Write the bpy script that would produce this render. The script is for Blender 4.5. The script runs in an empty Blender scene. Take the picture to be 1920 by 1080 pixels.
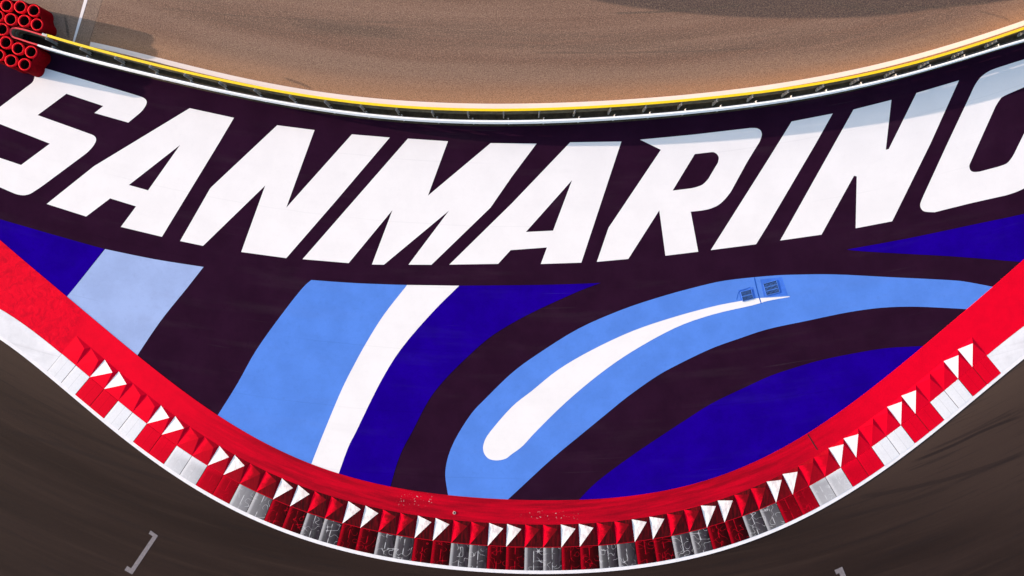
import bpy, bmesh, math, random
import numpy as np
from mathutils import Vector
from mathutils.geometry import tessellate_polygon

random.seed(7)
# ------------------------------------------------------------------ camera, sky, sun, exposure
S = 34.0                       # photograph pixels (1920 wide) per metre at ground level
H = 37.0                       # camera height above the ground
SUN_EL = math.radians(10.6)
SUN_DIR = (-0.978, 0.208)      # from the scene towards the sun, in plan
sc = bpy.context.scene
col = sc.collection

cam_d = bpy.data.cameras.new("camera")
cam = bpy.data.objects.new("camera", cam_d)
col.objects.link(cam)
cam.location = (0, 0, H)
cam.rotation_euler = (0, 0, 0)
cam_d.sensor_width = 36
cam_d.lens = 18 * H / (960 / S)
cam_d.clip_start = 0.1
cam_d.clip_end = 2000
sc.camera = cam

w = bpy.data.worlds.new("World")
sc.world = w
w.use_nodes = True
nt = w.node_tree
sky = nt.nodes.new("ShaderNodeTexSky")
sky.sky_type = 'NISHITA'
sky.sun_disc = False
sky.sun_elevation = SUN_EL
sky.sun_rotation = math.atan2(SUN_DIR[0], SUN_DIR[1])
sky.air_density = 1.0
sky.ozone_density = 1.3
sky.dust_density = 2.0
nt.links.new(sky.outputs[0], nt.nodes["Background"].inputs[0])
nt.nodes["Background"].inputs[1].default_value = 0.15

sun_d = bpy.data.lights.new("sun", 'SUN')
sun_d.energy = 3.1
sun_d.angle = math.radians(0.5)
sun_d.color = (1.0, 0.80, 0.66)
sun = bpy.data.objects.new("sun", sun_d)
col.objects.link(sun)
sun.location = (-30, 10, 20)
sd = Vector((SUN_DIR[0] * math.cos(SUN_EL), SUN_DIR[1] * math.cos(SUN_EL), math.sin(SUN_EL)))
sun.rotation_euler = sd.to_track_quat('Z', 'Y').to_euler()

sc.view_settings.view_transform = 'Standard'
sc.view_settings.look = 'None'
sc.view_settings.exposure = 1.64
sc.view_settings.gamma = 1.0

# ------------------------------------------------------------------ helpers
def P(px, py, z=0.0):
    """photo pixel of a point lying at height z -> world"""
    k = (H - z) / H
    return ((px - 960) / S * k, (540 - py) / S * k, z)

def G(pts, z=0.0):
    return [P(x, y, z)[:2] for x, y in pts]

def cr(pts, n=8):
    """smooth curve through the points (open)"""
    p = [pts[0]] + list(pts) + [pts[-1]]
    out = []
    for i in range(1, len(p) - 2):
        a, b, c, d = [np.array(q, float) for q in p[i - 1:i + 3]]
        for k in range(n):
            t = k / n
            out.append(tuple(0.5 * (2 * b + (c - a) * t + (2 * a - 5 * b + 4 * c - d) * t * t + (3 * b - a - 3 * c + d) * t ** 3)))
    out.append(tuple(pts[-1]))
    return out

def rnd(pts, idx, r=6, n=6):
    """polygon with the corners listed in idx rounded (idx: dict corner -> radius)"""
    out = []
    N = len(pts)
    for i, p in enumerate(pts):
        if i in idx:
            rr = idx[i]
            p = np.array(p, float)
            a = np.array(pts[i - 1], float) - p
            b = np.array(pts[(i + 1) % N], float) - p
            pa = p + a / np.linalg.norm(a) * min(rr, np.linalg.norm(a) * .49)
            pb = p + b / np.linalg.norm(b) * min(rr, np.linalg.norm(b) * .49)
            for k in range(n + 1):
                t = k / n
                out.append(tuple((1 - t) ** 2 * pa + 2 * t * (1 - t) * p + t * t * pb))
        else:
            out.append(tuple(p))
    return out

def props(o, label=None, cat=None, group=None, kind=None):
    if label: o["label"] = label
    if cat: o["category"] = cat
    if group: o["group"] = group
    if kind: o["kind"] = kind
    return o

def mesh_obj(name, verts, faces, mats, parent=None, fmat=None, uvs=None, smooth=False):
    me = bpy.data.meshes.new(name)
    me.from_pydata([tuple(map(float, v)) for v in verts], [], faces)
    for m in (mats if isinstance(mats, (list, tuple)) else [mats]):
        me.materials.append(m)
    if fmat:
        for p, i in zip(me.polygons, fmat):
            p.material_index = i
    if uvs:
        l = me.uv_layers.new(name="UVMap")
        for p in me.polygons:
            for li in p.loop_indices:
                l.data[li].uv = uvs[me.loops[li].vertex_index]
    if smooth:
        for p in me.polygons:
            p.use_smooth = True
    me.update()
    o = bpy.data.objects.new(name, me)
    col.objects.link(o)
    if parent is not None:
        o.parent = parent
    return o

def empty(name, loc=(0, 0, 0)):
    o = bpy.data.objects.new(name, None)
    o.empty_display_size = 0.2
    o.location = loc
    col.objects.link(o)
    return o

def sheet(name, loops, z, mat, parent=None):
    """flat sheet: outer loop and holes in world xy"""
    L = [[Vector((x, y, 0)) for x, y in lp] for lp in loops]
    tri = tessellate_polygon(L)
    verts = [(x, y, z) for lp in loops for x, y in lp]
    faces = []
    for a, b, c in tri:
        A, B, C = verts[a], verts[b], verts[c]
        cz = (B[0] - A[0]) * (C[1] - A[1]) - (B[1] - A[1]) * (C[0] - A[0])
        if abs(cz) < 1e-9: continue
        faces.append((a, b, c) if cz > 0 else (a, c, b))
    return mesh_obj(name, verts, faces, mat, parent)

def box(v, f, cx, cy, z0, z1, dx, dy, ang=0.0):
    c, s = math.cos(ang), math.sin(ang)
    b = len(v)
    for z in (z0, z1):
        for sx, sy in ((-1, -1), (1, -1), (1, 1), (-1, 1)):
            x, y = sx * dx / 2, sy * dy / 2
            v.append((cx + x * c - y * s, cy + x * s + y * c, z))
    f += [(b, b + 3, b + 2, b + 1), (b + 4, b + 5, b + 6, b + 7), (b, b + 1, b + 5, b + 4), (b + 1, b + 2, b + 6, b + 5),
          (b + 2, b + 3, b + 7, b + 6), (b + 3, b, b + 4, b + 7)]

# ------------------------------------------------------------------ shader builder
class N:
    def __init__(s, name):
        s.m = bpy.data.materials.new(name)
        s.m.use_nodes = True
        s.t = s.m.node_tree
        s.b = s.t.nodes["Principled BSDF"]
        s.tc = s.t.nodes.new("ShaderNodeTexCoord")
        sp = s.t.nodes.new("ShaderNodeSeparateXYZ")
        s.t.links.new(s.tc.outputs["Object"], sp.inputs[0])
        s.x, s.y, s.z = sp.outputs
        s._px = None

    def set(s, inp, v):
        if isinstance(v, bpy.types.NodeSocket):
            s.t.links.new(v, inp)
        elif isinstance(v, (tuple, list)) and len(v) == 3 and inp.type == 'RGBA':
            inp.default_value = (*v, 1)
        else:
            inp.default_value = v

    def math(s, op, a, b=0.0, clamp=False):
        n = s.t.nodes.new("ShaderNodeMath")
        n.operation = op
        n.use_clamp = clamp
        s.set(n.inputs[0], a)
        s.set(n.inputs[1], b)
        return n.outputs[0]

    def add(s, a, b): return s.math('ADD', a, b)
    def sub(s, a, b): return s.math('SUBTRACT', a, b)
    def mul(s, a, b): return s.math('MULTIPLY', a, b)

    @property
    def px(s):
        if s._px is None:
            s._px = (s.add(s.mul(s.x, S), 960.0), s.sub(540.0, s.mul(s.y, S)))
        return s._px

    def comb(s, x, y, z=0.0):
        n = s.t.nodes.new("ShaderNodeCombineXYZ")
        for i, v in enumerate((x, y, z)): s.set(n.inputs[i], v)
        return n.outputs[0]

    def noise(s, vec, scale=1.0, detail=2.0, rough=.5, dist=0.0):
        n = s.t.nodes.new("ShaderNodeTexNoise")
        s.set(n.inputs["Vector"], vec if vec is not None else s.tc.outputs["Object"])
        n.inputs["Scale"].default_value = scale
        n.inputs["Detail"].default_value = detail
        n.inputs["Roughness"].default_value = rough
        n.inputs["Distortion"].default_value = dist
        return n.outputs[0]

    def ss(s, v, a, b, c=0.0, d=1.0):
        """smoothstep map of v from [a,b] to [c,d]"""
        n = s.t.nodes.new("ShaderNodeMapRange")
        n.interpolation_type = 'SMOOTHSTEP'
        s.set(n.inputs["Value"], v)
        if a > b: a, b, c, d = b, a, d, c
        for k, q in (("From Min", a), ("From Max", b), ("To Min", c), ("To Max", d)): s.set(n.inputs[k], q)
        return n.outputs[0]

    def mix(s, f, a, b, mode='MIX'):
        n = s.t.nodes.new("ShaderNodeMix")
        n.data_type = 'RGBA'
        n.blend_type = mode
        s.set(n.inputs[0], f)
        s.set(n.inputs[6], a)
        s.set(n.inputs[7], b)
        return n.outputs[2]

    def curve(s, pts, v=None):
        """y(px) as a float curve through photo points"""
        xs = [p[0] for p in pts]; ys = [p[1] for p in pts]
        x0, x1, y0, y1 = min(xs), max(xs), min(ys), max(ys)
        if y1 - y0 < 1: y1 = y0 + 1
        n = s.t.nodes.new("ShaderNodeFloatCurve")
        c = n.mapping.curves[0]
        q = [((x - x0) / (x1 - x0), (y - y0) / (y1 - y0)) for x, y in pts]
        c.points[0].location = q[0]
        c.points[1].location = q[-1]
        for a in q[1:-1]: c.points.new(*a)
        n.mapping.update()
        u = s.math('MULTIPLY', s.sub(v if v is not None else s.px[0], x0), 1 / (x1 - x0), clamp=True)
        s.set(n.inputs["Value"], u)
        return s.add(s.mul(n.outputs[0], y1 - y0), y0)

    def line(s, pts, width, soft, fade=20):
        """mask of a stroke along y(x) curve of the given half width, limited to its x range"""
        d = s.math('ABSOLUTE', s.sub(s.px[1], s.curve(pts)))
        m = s.ss(d, width + soft, width)
        m = s.mul(m, s.ss(s.px[0], pts[0][0], pts[0][0] + fade))
        return s.mul(m, s.ss(s.px[0], pts[-1][0], pts[-1][0] - fade))

    def polar(s, cx, cy):
        """r and arc length (px) round a photo point"""
        dx = s.sub(s.px[0], cx); dy = s.sub(s.px[1], cy)
        r = s.math('SQRT', s.add(s.mul(dx, dx), s.mul(dy, dy)))
        a = s.mul(s.math('ARCTAN2', dx, dy), 2000.0)
        return r, a

    def bump(s, h, strength, dist):
        n = s.t.nodes.new("ShaderNodeBump")
        n.inputs["Strength"].default_value = strength
        n.inputs["Distance"].default_value = dist
        s.set(n.inputs["Height"], h)
        s.t.links.new(n.outputs[0], s.b.inputs["Normal"])

    def out(s, colr, rough=.7, spec=.3, metal=0.0):
        s.set(s.b.inputs["Base Color"], colr)
        s.set(s.b.inputs["Roughness"], rough)
        s.b.inputs["Specular IOR Level"].default_value = spec
        s.b.inputs["Metallic"].default_value = metal
        return s.m

# base colours
C_WHITE = (0.745, 0.695, 0.675)
C_DARK = (0.0190, 0.0050, 0.0155)
C_NAVY = (0.0100, 0.0, 0.200)
C_BLUE = (0.080, 0.196, 0.58)
C_PALE = (0.290, 0.365, 0.585)
C_RED = (0.70, 0.0006, 0.0165)
C_YEL = (0.85, 0.55, 0.002)
C_RUB = (0.030, 0.022, 0.022)

def paint(name, c, var=.10, rough=.9, spec=.0, bump=.12, dirt=.12):
    n = N(name)
    r, a = n.polar(983, -2700)
    mott = n.noise(None, .55, 5, .6)
    blot = n.noise(n.comb(n.mul(r, .03), n.mul(a, .006)), 1, 4, .6)
    fine = n.noise(None, 9, 3, .6)
    c1 = tuple(x * (1 - var) for x in c)
    c2 = tuple(min(.88, x * (1 + var)) for x in c)
    base = n.mix(n.ss(mott, .32, .68), c1, c2)
    base = n.mix(n.mul(n.ss(blot, .5, .75), dirt), base, tuple(.5 * x + .5 * y for x, y in zip(c, (.22, .18, .18))))
    base = n.mix(n.mul(n.ss(fine, .4, .72), var * .6), base, tuple(x * .55 for x in c))
    scr = n.noise(n.comb(n.mul(r, .25), n.mul(a, .008), 3.0), 1, 2, .5)
    base = n.mix(n.mul(n.ss(scr, .70, .78), .08), base, tuple(.6 * x + .4 * y for x, y in zip(c, (.30, .26, .26))))
    lane = n.math('ABSOLUTE', n.sub(n.math('FRACT', n.mul(n.add(r, n.mul(n.noise(None, .5, 2), 4.0)), 1 / 118.0)), .5))
    brk = n.ss(n.noise(n.comb(n.mul(r, .02), n.mul(a, .004), 7.0), 1, 2), .46, .56)
    base = n.mix(n.mul(n.mul(n.ss(lane, .011, .004), brk), .07 + var * .9), base, tuple(x * .45 for x in c))
    mid = n.noise(None, 3.2, 5, .68)
    base = n.mix(n.ss(mid, .52, .72, 0, min(.5, var * 3.2)), base, tuple(x * .72 for x in c))
    grit = n.noise(None, 26, 2, .7)
    base = n.mix(n.ss(grit, .56, .70, 0, min(.30, .06 + var)), base, tuple(x * .60 + .01 for x in c))
    n.bump(n.noise(None, 22, 3, .7), bump, .012)
    return n.out(base, rough, spec)

M_WHITE = paint("white_ground_paint", C_WHITE, .022, dirt=.08)
M_DARK = paint("dark_ground_paint", C_DARK, .12, dirt=.05)
M_NAVY = paint("navy_ground_paint", C_NAVY, .12, dirt=.03)
M_BLUE = paint("blue_ground_paint", C_BLUE, .065, dirt=.05)
M_PALE = paint("pale_blue_ground_paint", C_PALE, .06, dirt=.06)

def plain(name, c, rough=.6, spec=.3, metal=0.0, var=.12, sc_=6.0, bump=0.0):
    n = N(name)
    v = n.noise(None, sc_, 4, .6)
    base = n.mix(n.ss(v, .3, .7), tuple(x * (1 - var) for x in c), tuple(min(.9, x * (1 + var)) for x in c))
    if bump: n.bump(n.noise(None, 25, 3, .6), bump, .01)
    return n.out(base, rough, spec, metal)

# ------------------------------------------------------------------ curves read from the place
def polycurve(pts, deg, x0, x1):
    xs = np.array([p[0] for p in pts], float); ys = np.array([p[1] for p in pts], float)
    c = np.polyfit((xs - 960) / 960, ys, deg)
    d = np.polyder(c)
    def f(x):
        xc = min(max(x, x0), x1)
        return float(np.polyval(c, (xc - 960) / 960) + np.polyval(d, (xc - 960) / 960) / 960 * (x - xc))
    return f

front_pts = [(0, 577.5), (116, 662.5), (145, 687), (171, 710.5), (199, 731), (224, 754), (252.5, 775), (280, 795), (309, 817.5),
             (335, 836), (364, 855), (394, 874), (422.5, 891), (452.5, 909), (480, 924), (514, 939), (546, 952), (580, 962.5),
             (611, 972.5), (644, 982.5), (679, 989), (711, 997.5), (745, 1002.5), (779, 1009), (814, 1012.5), (847.5, 1016),
             (881, 1020), (916, 1022.5), (951, 1024), (984, 1025), (1019, 1026), (1054, 1026), (1087.5, 1025), (1122.5, 1024),
             (1157.5, 1021), (1191, 1018), (1225, 1012.5), (1259, 1006), (1294, 997.5), (1327, 989.5), (1357.5, 979), (1390, 967),
             (1422.5, 955), (1452.5, 940), (1485, 926), (1515, 907.5), (1546, 892.5), (1576, 876), (1605, 859), (1635, 839.5),
             (1664, 820), (1690, 799), (1716, 776), (1742.5, 754), (1771, 731), (1796, 709), (1822.5, 686), (1849, 662.5), (1920, 612)]
F = polycurve(front_pts, 8, 5, 1915)
inner_pts = [(0, 449), (105, 539), (124, 555.5), (259, 665), (409, 777.5), (460, 810), (480, 822.5), (530, 847.5), (584, 871), (635, 889),
             (732.5, 910), (780, 920), (840, 927), (947.5, 934.5), (960, 936), (1082.5, 938), (1135, 936), (1222.5, 926),
             (1277.5, 914), (1335, 894), (1440, 850), (1517, 810), (1600, 755), (1665, 704), (1712.5, 665), (1811, 579), (1857.5, 540), (1920, 486)]
INN = polycurve(inner_pts, 8, 5, 1915)
yel_pts = [(87, 66), (138, 81), (200, 98), (250, 111), (310, 126), (400, 146.5), (480, 163), (555, 176), (655, 190.5), (730, 198),
           (805, 203), (880, 205.7), (960, 206.3), (1035, 204), (1135, 198.7), (1210, 193.7), (1310, 186), (1385, 178), (1440, 170.5),
           (1540, 155.5), (1615, 140.5), (1690, 124), (1765, 104), (1840, 80), (1920, 53)]
YEL = polycurve(yel_pts, 7, 87, 1918)
whi_pts = [(72, 86), (150, 109), (200, 122), (275, 138), (350, 155.5), (425, 172.5), (480, 184.8), (567, 201), (655, 212.5), (730, 220),
           (805, 225), (880, 228), (960, 228.7), (1035, 227), (1135, 222.5), (1210, 218), (1310, 209), (1385, 200), (1440, 192.5),
           (1540, 177), (1615, 161), (1690, 143), (1765, 122.5), (1840, 101), (1880, 88), (1920, 76)]
WHI = polycurve(whi_pts, 7, 72, 1918)
RH = 1.0                                     # guardrail height
def rail_path(f, x0, x1, zview, step=12):
    return [np.array(P(x, f(x), zview)[:2]) for x in np.arange(x0, x1 + .1, step)]
YP = rail_path(YEL, 86, 2130, RH)            # centre of the yellow top edge, in plan
WP = rail_path(WHI, 70, 2130, RH * .97)       # outer face of the white side, in plan

# ------------------------------------------------------------------ ground, tracks, runoff
def asphalt_upper():
    n = N("warm_brown_asphalt")
    r, a = n.polar(985, -2724)
    X, Y = n.px
    s1 = n.noise(n.comb(n.mul(r, .035), n.mul(a, .0022)), 1, 4, .55)
    s2 = n.noise(n.comb(n.mul(r, .14), n.mul(a, .006), 5.0), 1, 3, .6)
    g1 = n.noise(None, 11, 3, .75)
    g2 = n.noise(None, 34, 2, .8)
    base = n.mix(n.ss(s1, .3, .7), (0.1469, 0.0780, 0.0558), (0.2009, 0.1160, 0.0837))
    base = n.mix(n.mul(n.ss(s2, .45, .75), .30), base, (0.1998, 0.1200, 0.0900))
    # asphalt tinted orange, stronger towards the guardrail
    rail = n.curve([(0, 60), (200, 98), (480, 163), (730, 198), (960, 206), (1210, 194), (1440, 170), (1690, 124), (1920, 53)])
    dr = n.sub(rail, Y)
    base = n.mix(n.mul(n.ss(dr, 75, 5), .80), base, (0.3726, 0.1980, 0.1098))
    # pale worn band
    base = n.mix(n.mul(n.line([(300, 60), (480, 98), (700, 126), (960, 138), (1200, 140), (1440, 122), (1700, 86), (1900, 30)], 2, 26, 150), .5), base, (0.2160, 0.1360, 0.0972))
    # rubbered band
    base = n.mix(n.mul(n.mul(n.line([(200, -10), (450, 30), (600, 52), (900, 68), (1200, 84), (1500, 78), (1750, 45), (1920, 15)], 6, 34, 250), n.ss(s2, .3, .6)), .55), base, (0.0950, 0.0600, 0.0468))
    base = n.mix(n.mul(n.line([(520, 45), (600, 52), (680, 58), (800, 64)], 5, 12, 90), .5), base, (0.0670, 0.0460, 0.0378))
    # darker grey area above a curved limit at the top right
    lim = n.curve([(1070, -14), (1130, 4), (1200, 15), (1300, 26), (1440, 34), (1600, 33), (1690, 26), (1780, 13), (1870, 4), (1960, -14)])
    darkening = n.mul(n.ss(n.sub(Y, n.add(lim, n.mul(n.sub(g1, .5), 6.0))), 3, -3), n.ss(X, 1060, 1110))
    base = n.mix(n.mul(darkening, n.ss(s1, .1, .6, .86, .96)), base, (0.0497, 0.0340, 0.0333))
    for pts, wd, st in (([(1000, 99), (1150, 99), (1300, 96), (1420, 88)], .6, .4), ([(1150, 25), (1240, 22), (1330, 15), (1400, 9)], .8, .7),
                        ([(1540, 2), (1620, 16), (1690, 25)], 2.5, .55), ([(1700, 15), (1770, 12), (1860, 4)], 1.5, .5),
                        ([(1830, 20), (1870, 30), (1900, 40)], 1.0, .4), ([(527, 145), (550, 152), (590, 168)], 1.2, .6),
                        ([(1590, 4), (1650, 10), (1800, 17)], 1.0, .4), ([(300, 15), (600, 38), (760, 42)], .8, .25)):
        base = n.mix(n.mul(n.line(pts, wd, 2.2, 14), st), base, (0.0486, 0.0380, 0.0342))
    # seam of the paving by the barrier end and the paler asphalt left of it
    seam = n.sub(X, n.sub(192.0, n.mul(Y, .312)))
    base = n.mix(n.mul(n.ss(seam, 2, -2), .45), base, (0.2160, 0.1650, 0.1350))
    base = n.mix(n.mul(n.ss(n.math('ABSOLUTE', seam), 1.4, .3), .55), base, (0.0540, 0.0400, 0.0360))
    sk = n.sub(X, n.add(122.0, n.mul(n.sub(Y, 28.0), .16)))
    skm = n.mul(n.ss(n.math('ABSOLUTE', sk), 4.0, 1.0), n.mul(n.ss(Y, 26, 36), n.ss(Y, 74, 66)))
    base = n.mix(n.mul(skm, .75), base, (0.0378, 0.0300, 0.0270))
    # aggregate
    base = n.mix(n.ss(g1, .35, .70, 0, .40), base, n.mix(.5, base, (0.3672, 0.2350, 0.1575)))
    g3 = n.noise(None, 17, 2, .8)
    base = n.mix(n.ss(g3, .50, .66, 0, .55), base, n.mix(.70, base, (0.0324, 0.0220, 0.0180)))
    base = n.mix(n.mul(n.ss(g3, .46, .34, 0, .45), n.sub(1.0, n.mul(darkening, .5))), base, n.mix(.55, base, (0.5400, 0.3400, 0.2250)))
    base = n.mix(n.ss(g2, .46, .66, 0, .55), base, n.mix(.62, base, (0.0378, 0.0280, 0.0234)))
    base = n.mix(n.ss(g2, .48, .34, 0, .42), base, n.mix(.5, base, (0.4320, 0.3100, 0.2160)))
    n.bump(n.add(g2, n.mul(g3, .8)), .65, .012)
    return n.out(base, .9, .10)

def asphalt_lower():
    n = N("dark_rubbered_asphalt")
    r, a = n.polar(983, -950)
    X, Y = n.px
    s1 = n.noise(n.comb(n.mul(r, .022), n.mul(a, .0012)), 1, 5, .6)
    s2 = n.noise(n.comb(n.mul(r, .12), n.mul(a, .0035), 4.0), 1, 4, .65)
    s3 = n.noise(n.comb(n.mul(r, .45), n.mul(a, .006), 9.0), 1, 2, .5)
    g2 = n.noise(None, 30, 2, .8)
    cl = n.ss(r, 2000, 1840)
    base = n.mix(n.ss(s1, .3, .7), (0.0146, 0.0083, 0.0069), (0.0243, 0.0140, 0.0113))
    side = n.mul(n.ss(X, 1150, 1650), n.ss(Y, 1050, 850))
    base = n.mix(n.mul(side, .75), base, (0.0447, 0.0271, 0.0212))
    base = n.mix(n.mul(cl, n.ss(X, 900, 1600, .50, .95)), base, (0.0680, 0.0423, 0.0317))
    base = n.mix(n.ss(s2, .52, .70, 0, .60), base, n.mix(.75, base, (0.0097, 0.0076, 0.0083)))
    base = n.mix(n.ss(s2, .48, .32, 0, .32), base, n.mix(.6, base, (0.0466, 0.0287, 0.0217)))
    base = n.mix(n.ss(s3, .64, .72, 0, .45), base, (0.0117, 0.0085, 0.0092))
    for pts, wd, st in (([(1700, 870), (1780, 838), (1850, 805), (1930, 775)], 1.2, .75), ([(1600, 935), (1750, 905), (1860, 872), (1940, 838)], 2.2, .5),
                        ([(1560, 975), (1700, 940), (1800, 905)], 2, .4), ([(0, 645), (100, 690), (230, 760), (300, 800)], 1.3, .4),
                        ([(0, 805), (90, 828), (200, 865), (330, 905)], 2.2, .45), ([(0, 760), (120, 800), (260, 860)], 1.2, .35),
                        ([(1730, 850), (1800, 820), (1930, 760)], .8, .5), ([(1770, 915), (1850, 880), (1940, 845)], 1.0, .5)):
        base = n.mix(n.mul(n.line(pts, wd, 3.0, 40), st), base, (0.0136, 0.0093, 0.0092))
    base = n.mix(n.ss(g2, .5, .70, 0, .45), base, n.mix(.6, base, (0.0972, 0.0558, 0.0401)))
    n.bump(g2, .35, .008)
    return n.out(base, .85, .06)

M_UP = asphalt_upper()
M_LOW = asphalt_lower()
M_GROUND = plain("plain_grey_asphalt", (.085, .070, .060), .85, .2, var=.2, sc_=.4, bump=.2)
M_GAP = plain("grimy_concrete_strip", (.060, .044, .028), .9, .15, var=.35, sc_=3.0, bump=.3)
M_LINE = paint("warm_white_line_paint", (.76, .67, .64), .03)
M_WORN = plain("worn_grey_marking", (.17, .145, .15), .8, .2, var=.18, sc_=9.0, bump=.2)

ground = mesh_obj("ground", [(-600, -600, -.02), (600, -600, -.02), (600, 600, -.02), (-600, 600, -.02)], [(0, 1, 2, 3)], M_GROUND)
props(ground, "plain asphalt ground around the racing circuit", kind="structure")

def grid_sheet(name, x0, x1, y0, y1, z, mat, nx=1, ny=1):
    return mesh_obj(name, [(x0, y0, z), (x1, y0, z), (x1, y1, z), (x0, y1, z)], [(0, 1, 2, 3)], mat)

lower = grid_sheet("lower_track", -70, 70, -60, 20, 0.0, M_LOW)
props(lower, "dark rubber-stained asphalt track outside the red and white kerb", kind="structure")
YP_ext = [YP[0] + (YP[0] - YP[1]) * 150] + YP + [YP[-1] + (YP[-1] - YP[-2]) * 60]
up_poly = [tuple(p + np.array((0, 0.02))) for p in YP_ext] + [(70, 60), (-70, 60)]
up_poly[0] = (-70, up_poly[0][1])
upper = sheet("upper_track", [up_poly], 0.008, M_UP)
props(upper, "warm brown sunlit asphalt track above the yellow guardrail", kind="structure")

# strip between the two rails
gp = [tuple(p + np.array((0, 0.10))) for p in YP_ext] 
WP_ext = [WP[0] + (WP[0] - WP[1]) * 150] + WP + [WP[-1] + (WP[-1] - WP[-2]) * 60]
gp2 = [tuple(p + np.array((0, 0.01))) for p in WP_ext]
verge = sheet("verge", [[p for p in gp if p[0] > -30] + [p for p in gp2[::-1] if p[0] > -30]], 0.012, M_GAP)
props(verge, "grimy strip of ground between the two guardrail faces", kind="structure")

# dark painted runoff
low = [P(x, INN(x) + 12)[:2] for x in range(2160, -330, -30)]
top = [tuple(p) for p in WP_ext if p[0] < 42]
top[0] = (-38.0, top[1][1] + (top[1][0] + 38) * .27)
runoff = sheet("painted_runoff", [top + low], 0.016, M_DARK)
props(runoff, "dark plum painted runoff carrying big white letters and blue stripes", kind="structure")

def patch(name, loops_px, z, mat, parent, label):
    o = sheet(name, [G(l) for l in loops_px], z, mat, parent)
    if label: o["label"] = label
    return o

# ---- letters
Z1 = 0.021
Sx = rnd([(67, 132), (78, 126), (246, 175.5), (279, 186), (270, 206), (241, 230), (177.5, 212), (194, 199), (125, 176), (71, 216), (152, 245),
          (185, 257), (172, 280.5), (77, 351), (46, 371), (0, 351), (-70, 328), (-100, 300), (-60, 276), (0, 296), (40, 309.5), (94, 269.5), (0, 232.5), (-34, 222), (-22, 215), (0, 201), (64, 153)],
         {2: 14, 3: 18, 4: 12, 11: 14, 12: 18, 13: 10, 14: 24, 17: 20, 24: 8, 26: 8}, n=8)
patch("painted_letter", [Sx], Z1, M_WHITE, runoff, "white painted letter S beside the red tyre barrier")
A1 = [(356, 203), (439, 221), (410, 270), (304, 444), (227, 425.5), (255.5, 387), (207, 372), (162, 406), (88, 382.5), (172.5, 315), (177, 311.5)]
patch("painted_letter", [A1, [(338, 272), (278, 357), (242, 347)]], Z1, M_WHITE, runoff, "first white painted letter A, next to the letter S")
N1 = [(520, 235), (590, 244), (537, 389.5), (660, 252), (731, 258), (630, 377), (537, 484), (452.5, 472.5), (497.5, 348), (381, 461), (338, 452), (394, 354), (397.5, 350)]
patch("painted_letter", [N1], Z1, M_WHITE, runoff, "first white painted letter N, between A and M")
Mm = [(765, 260), (840, 265), (802.5, 367), (920, 268.5), (1006, 269.5), (960, 331), (920, 389), (902.5, 406), (809, 496.5), (766, 496.3), (842, 395), (720, 496.3), (697.5, 496), (736, 394), (654, 493.3), (567.5, 486)]
patch("painted_letter", [Mm], Z1, M_WHITE, runoff, "white painted letter M at the middle of the word")
A2 = [(1069, 267), (1165, 265.5), (1090, 492.5), (1014, 495), (1025.5, 464), (957.5, 469), (934, 494.8), (842.5, 496.2), (960, 381)]
patch("painted_letter", [A2, [(1072.5, 338), (1037, 432.5), (986, 435)]], Z1, M_WHITE, runoff, "second white painted letter A, between M and R")
Rr = [(1200, 262), (1300, 252.5)] + cr([(1405, 240.3), (1418, 240.5), (1426, 245), (1428, 254), (1424, 266)], 4) + [(1400, 305)] + cr([(1370, 360), (1360, 372.5), (1347.5, 384), (1332.5, 391), (1317, 394.5), (1295, 397)], 3) + \
     [(1309, 472), (1247.5, 479.5), (1236, 394.5), (1178, 485.5), (1119, 491), (1139, 432.5), (1141, 427), (1239, 281)]
Rh = cr([(1302.5, 289), (1334, 285.3)], 1) + cr([(1338, 285.5), (1344, 289), (1347.5, 296), (1346, 305)], 4) + cr([(1327.5, 336), (1317.5, 346), (1305, 351), (1295, 353.3)], 3) + [(1261, 357.5)]
patch("painted_letter", [Rr, Rh], Z1, M_WHITE, runoff, "white painted letter R with its rounded bowl")
patch("painted_letter", [[(1484, 228), (1561, 213), (1529, 270), (1440, 421.5), (1417.5, 458), (1332.5, 469), (1440, 299)]], Z1, M_WHITE, runoff, "slim white painted letter I, right of the R")
N2 = [(1600, 205.5), (1671, 187.5), (1660.5, 281), (1666, 279.5), (1718, 174.5), (1797.5, 151), (1744, 270), (1672.5, 415), (1604, 428), (1606, 331), (1601, 329.5), (1540, 440), (1462.5, 451)]
patch("painted_letter", [N2], Z1, M_WHITE, runoff, "second white painted letter N, right of the I")
Oo = cr([(1905, 116), (1865, 129), (1850, 136), (1837.5, 146), (1827.5, 160), (1818, 180)], 4) + [(1776, 269)] + cr([(1731, 367), (1725, 383), (1727.5, 392.5), (1735, 397), (1752, 398)], 4) + \
     [(1820, 381)] + cr([(1885, 366.5), (1905, 360), (1925, 350), (1945, 332), (1960, 308)], 4) + [(2020, 180)] + cr([(2026, 140), (2020, 110), (2000, 98), (1975, 95)], 4)
Oh = cr([(1920, 163.5), (1882.5, 180), (1874, 187.5), (1866, 200)], 4) + [(1835, 269)] + cr([(1820, 303), (1817, 311), (1819, 319), (1825, 322.5), (1836, 322)], 4) + \
     cr([(1870, 313), (1882, 309), (1890, 304), (1899, 292), (1908, 274)], 4) + [(1952, 185)] + cr([(1955, 172), (1950, 160), (1938, 157)], 4)
patch("painted_letter", [Oo, Oh], Z1, M_WHITE, runoff, "white painted letter O cut by the right picture edge")

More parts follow.
